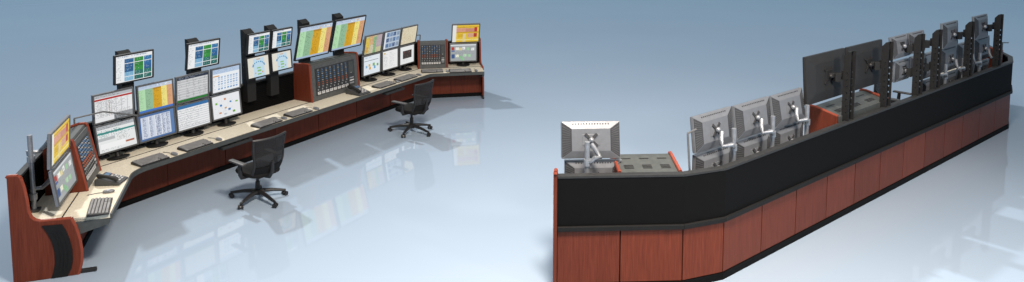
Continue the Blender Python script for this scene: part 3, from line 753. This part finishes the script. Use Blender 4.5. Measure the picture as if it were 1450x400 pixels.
# ------------------------------------------------------------------ office chairs
def make_chair(label, mat):
    t = thing('office_chair', label, 'office chair', mat, 'black mesh office chairs')
    b = MB()
    for i in range(5):
        a = PI/2+.55+i*2*PI/5; c, s_ = math.cos(a), math.sin(a)
        b.tube([(c*.03, s_*.03, .145), (c*.20, s_*.20, .125), (c*.37, s_*.37, .085)], [.036,.028,.020], 8)
    b.tube([(0,0,.09),(0,0,.17)], .05, 12)
    b.obj('star_base', 'plastic', t, smooth=True)
    for i in range(5):
        a = PI/2+.55+i*2*PI/5; c, s_ = math.cos(a)*.375, math.sin(a)*.375
        w = MB()
        for off in (-.022, .022):
            d = Vector((-math.sin(a+.6), math.cos(a+.6), 0)); p = Vector((c, s_, .034)); w.tube([p+d*(off-.013), p+d*(off+.013)], .034, 12)
        w.tube([(c, s_, .06), (c, s_, .10)], .014, 8)
        cs = w.obj('caster', 'plastic', t, smooth=True)
        MB().ball((c, s_, .034), .018, 8).obj('hub_cap', 'grey', cs, smooth=True)
    MB().tube([(0,0,.16),(0,0,.30),(0,0,.302),(0,0,.43)], [.032,.032,.02,.02], 12).obj('gas_column', 'plastic', t, smooth=True)
    MB().box((0,-.02,.43), (.22,.26,.05)).obj('tilt_mechanism', 'plastic', t, bevel=.012)
    # cushion
    n = 28; pts = []
    for i in range(n):
        a = 2*PI*i/n; c, s_ = math.cos(a), math.sin(a); e = .55
        pts.append((.255*math.copysign(abs(c)**e, c), .24*math.copysign(abs(s_)**e, s_)))
    rings = [(.86,.455),(1.0,.475),(1.02,.50),(.97,.53),(.80,.545)]
    vs = [(x*k, y*k-.01, z) for k, z in rings for x, y in pts]; fs = []
    for r in range(len(rings)-1):
        for i in range(n): fs.append((r*n+i, r*n+(i+1) % n, (r+1)*n+(i+1) % n, (r+1)*n+i))
    fs += [tuple(range(n-1,-1,-1)), tuple((len(rings)-1)*n+i for i in range(n))]
    MB().add(vs, fs).obj('seat', 'chair', t, smooth=True)
    # back: rim, woven panel, spine (operator looks to +y, so the back stands at -y)
    def bk(u, v):
        wd = .225+.045*v-.06*max(0, v-.85)/.15*0; x = u*wd
        y = -.235-.10*v+.06*u*u-.035*math.sin(PI*min(v*1.6, 1)); return Vector((x, y, .52+.58*v))
    NU, NV = 12, 12
    vs = [bk(-1+2*i/NU, j/NV) for j in range(NV+1) for i in range(NU+1)]
    fs = [(j*(NU+1)+i, j*(NU+1)+i+1, (j+1)*(NU+1)+i+1, (j+1)*(NU+1)+i) for j in range(NV) for i in range(NU)]
    vs2 = [v+Vector((0,-.012,0)) for v in vs]; m = len(vs)
    mb = MB().add(vs+vs2, fs+[tuple(i+m for i in f[::-1]) for f in fs]); br = mb.obj('backrest', 'weave', t, smooth=True)
    rim = [bk(-1, j/NV) for j in range(NV+1)]+[bk(-1+2*i/NU, 1) for i in range(1, NU+1)]+[bk(1, 1-j/NV) for j in range(1, NV+1)]+[bk(1-2*i/NU, 0) for i in range(1, NU+1)]
    MB().tube(rim, .017, 8).obj('rim', 'plastic', br, smooth=True)
    lo = MB()
    vs = [bk(-.98+1.96*i/NU, .22*j/6)+Vector((0,-.020,0)) for j in range(7) for i in range(NU+1)]
    vs2 = [v+Vector((0,.030,0)) for v in vs]; fs = [(j*(NU+1)+i, j*(NU+1)+i+1, (j+1)*(NU+1)+i+1, (j+1)*(NU+1)+i) for j in range(6) for i in range(NU)]
    m = len(vs); lo.add(vs+vs2, [f[::-1] for f in fs]+[tuple(i+m for i in f) for f in fs]); lo.obj('lumbar_pad', 'chair', br, smooth=True)
    MB().tube([(0,-.10,.43),(0,-.24,.45),(0,-.30,.55),(0,-.315,.72)], [.03,.032,.03,.022], 10).obj('back_support', 'plastic', t, smooth=True)
    for sx in (-1, 1):
        a = MB(); a.tube([(sx*.16,-.03,.445),(sx*.29,-.03,.455),(sx*.305,-.03,.50),(sx*.305,-.02,.675)], [.024,.026,.030,.026], 10)
        ar = a.obj('armrest', 'plastic', t, smooth=True)
        MB().box((sx*.30,.03,.69), (.085,.30,.032)).obj('arm_pad', 'dkgrey', ar, bevel=.014, smooth=True)
    return t
CM = Matrix.Diagonal((1.06, 1.30, 1., 1.))
ch = make_chair('black mesh office chair nearer the camera, in front of the network dots screen', MF @ TR(1.82, -2.12, 0, -.10) @ CM)
copy_thing(ch, 'black mesh office chair farther away, by the far corner of the desk', MF @ TR(5.84, -2.04, 0, -.05) @ CM)
copy_thing(ch, 'black office chair behind the rear-view console, only its armrest showing', MR @ TR(2.1, -1.45, 0, .1) @ Matrix.Diagonal((1.2, 1.2, 1.1, 1)))

# ------------------------------------------------------------------ floor
fl = MB(); fl.add([(-600,-200,0),(600,-200,0),(600,900,0),(-600,900,0)], [(0,1,2,3)])
fo = fl.obj('floor', 'floor'); fo['kind'] = 'structure'; fo['label'] = 'pale blue polished floor'

# ------------------------------------------------------------------ light
w = bpy.data.worlds.new('World'); scene.world = w; w.use_nodes = True
nt = w.node_tree; bg = nt.nodes['Background']
tc = nt.nodes.new('ShaderNodeTexCoord'); sp = nt.nodes.new('ShaderNodeSeparateXYZ'); cr = nt.nodes.new('ShaderNodeValToRGB')
nt.links.new(tc.outputs['Generated'], sp.inputs[0]); nt.links.new(sp.outputs['Z'], cr.inputs['Fac']); nt.links.new(cr.outputs['Color'], bg.inputs['Color'])
e = cr.color_ramp.elements; e[0].position = 0.; e[0].color = (.13, .36, .54, 1); e[1].position = 1.; e[1].color = (1.25, 1.20, 1.16, 1)
n = e.new(.12); n.color = (.21, .45, .66, 1)
n = e.new(.35); n.color = (.50, .60, .72, 1)
bg.inputs['Strength'].default_value = .45

def area(name, loc, target, size, energy, col):
    l = bpy.data.lights.new(name, 'AREA'); l.shape = 'DISK'; l.size = size; l.energy = energy; l.color = col
    o = bpy.data.objects.new(name, l); COL.objects.link(o); o.location = loc
    o.rotation_euler = (Vector(target)-Vector(loc)).to_track_quat('-Z', 'Y').to_euler(); return o
d = Vector((.62, -.74, -1.05)).normalized(); tgt = Vector((1, 12, 0))
area('key_lamp', tgt-d*130, tgt, 4.5, 84000, (1, .99, .97))
ov = area('overhead_fill', (1.2, 4.4, 9.8), (1.2, 6.6, 0), 2.2, 1330, (1, .85, .71)); ov.data.spread = math.radians(142)  # added fill light, brightens the foreground floor and fades with distance
sl = bpy.data.lights.new('side_lamp', 'SPOT'); sl.energy = 3000; sl.color = (1, .90, .80); sl.spot_size = math.radians(50); sl.spot_blend = .7; sl.shadow_soft_size = .8
so = bpy.data.objects.new('side_lamp', sl); COL.objects.link(so); so.location = (9.5, 2.0, 8)
so.rotation_euler = (Vector((4.8, 10.4, .6))-so.location).to_track_quat('-Z', 'Y').to_euler()

# ------------------------------------------------------------------ camera
cam = bpy.data.cameras.new('camera'); co = bpy.data.objects.new('camera', cam); COL.objects.link(co)
co.location = (0, 0, 4.60746); co.rotation_euler = (PI/2-.0945135, 0, 0)
cam.sensor_fit = 'HORIZONTAL'; cam.sensor_width = 36.; cam.lens = 1012.678/1450*36
cam.shift_x = 0; cam.shift_y = -230.55/1450
cam.clip_start = .1; cam.clip_end = 3000
scene.camera = co
scene.view_settings.view_transform = 'Standard'; scene.view_settings.look = 'None'
scene.view_settings.exposure = .16; scene.view_settings.gamma = 1.
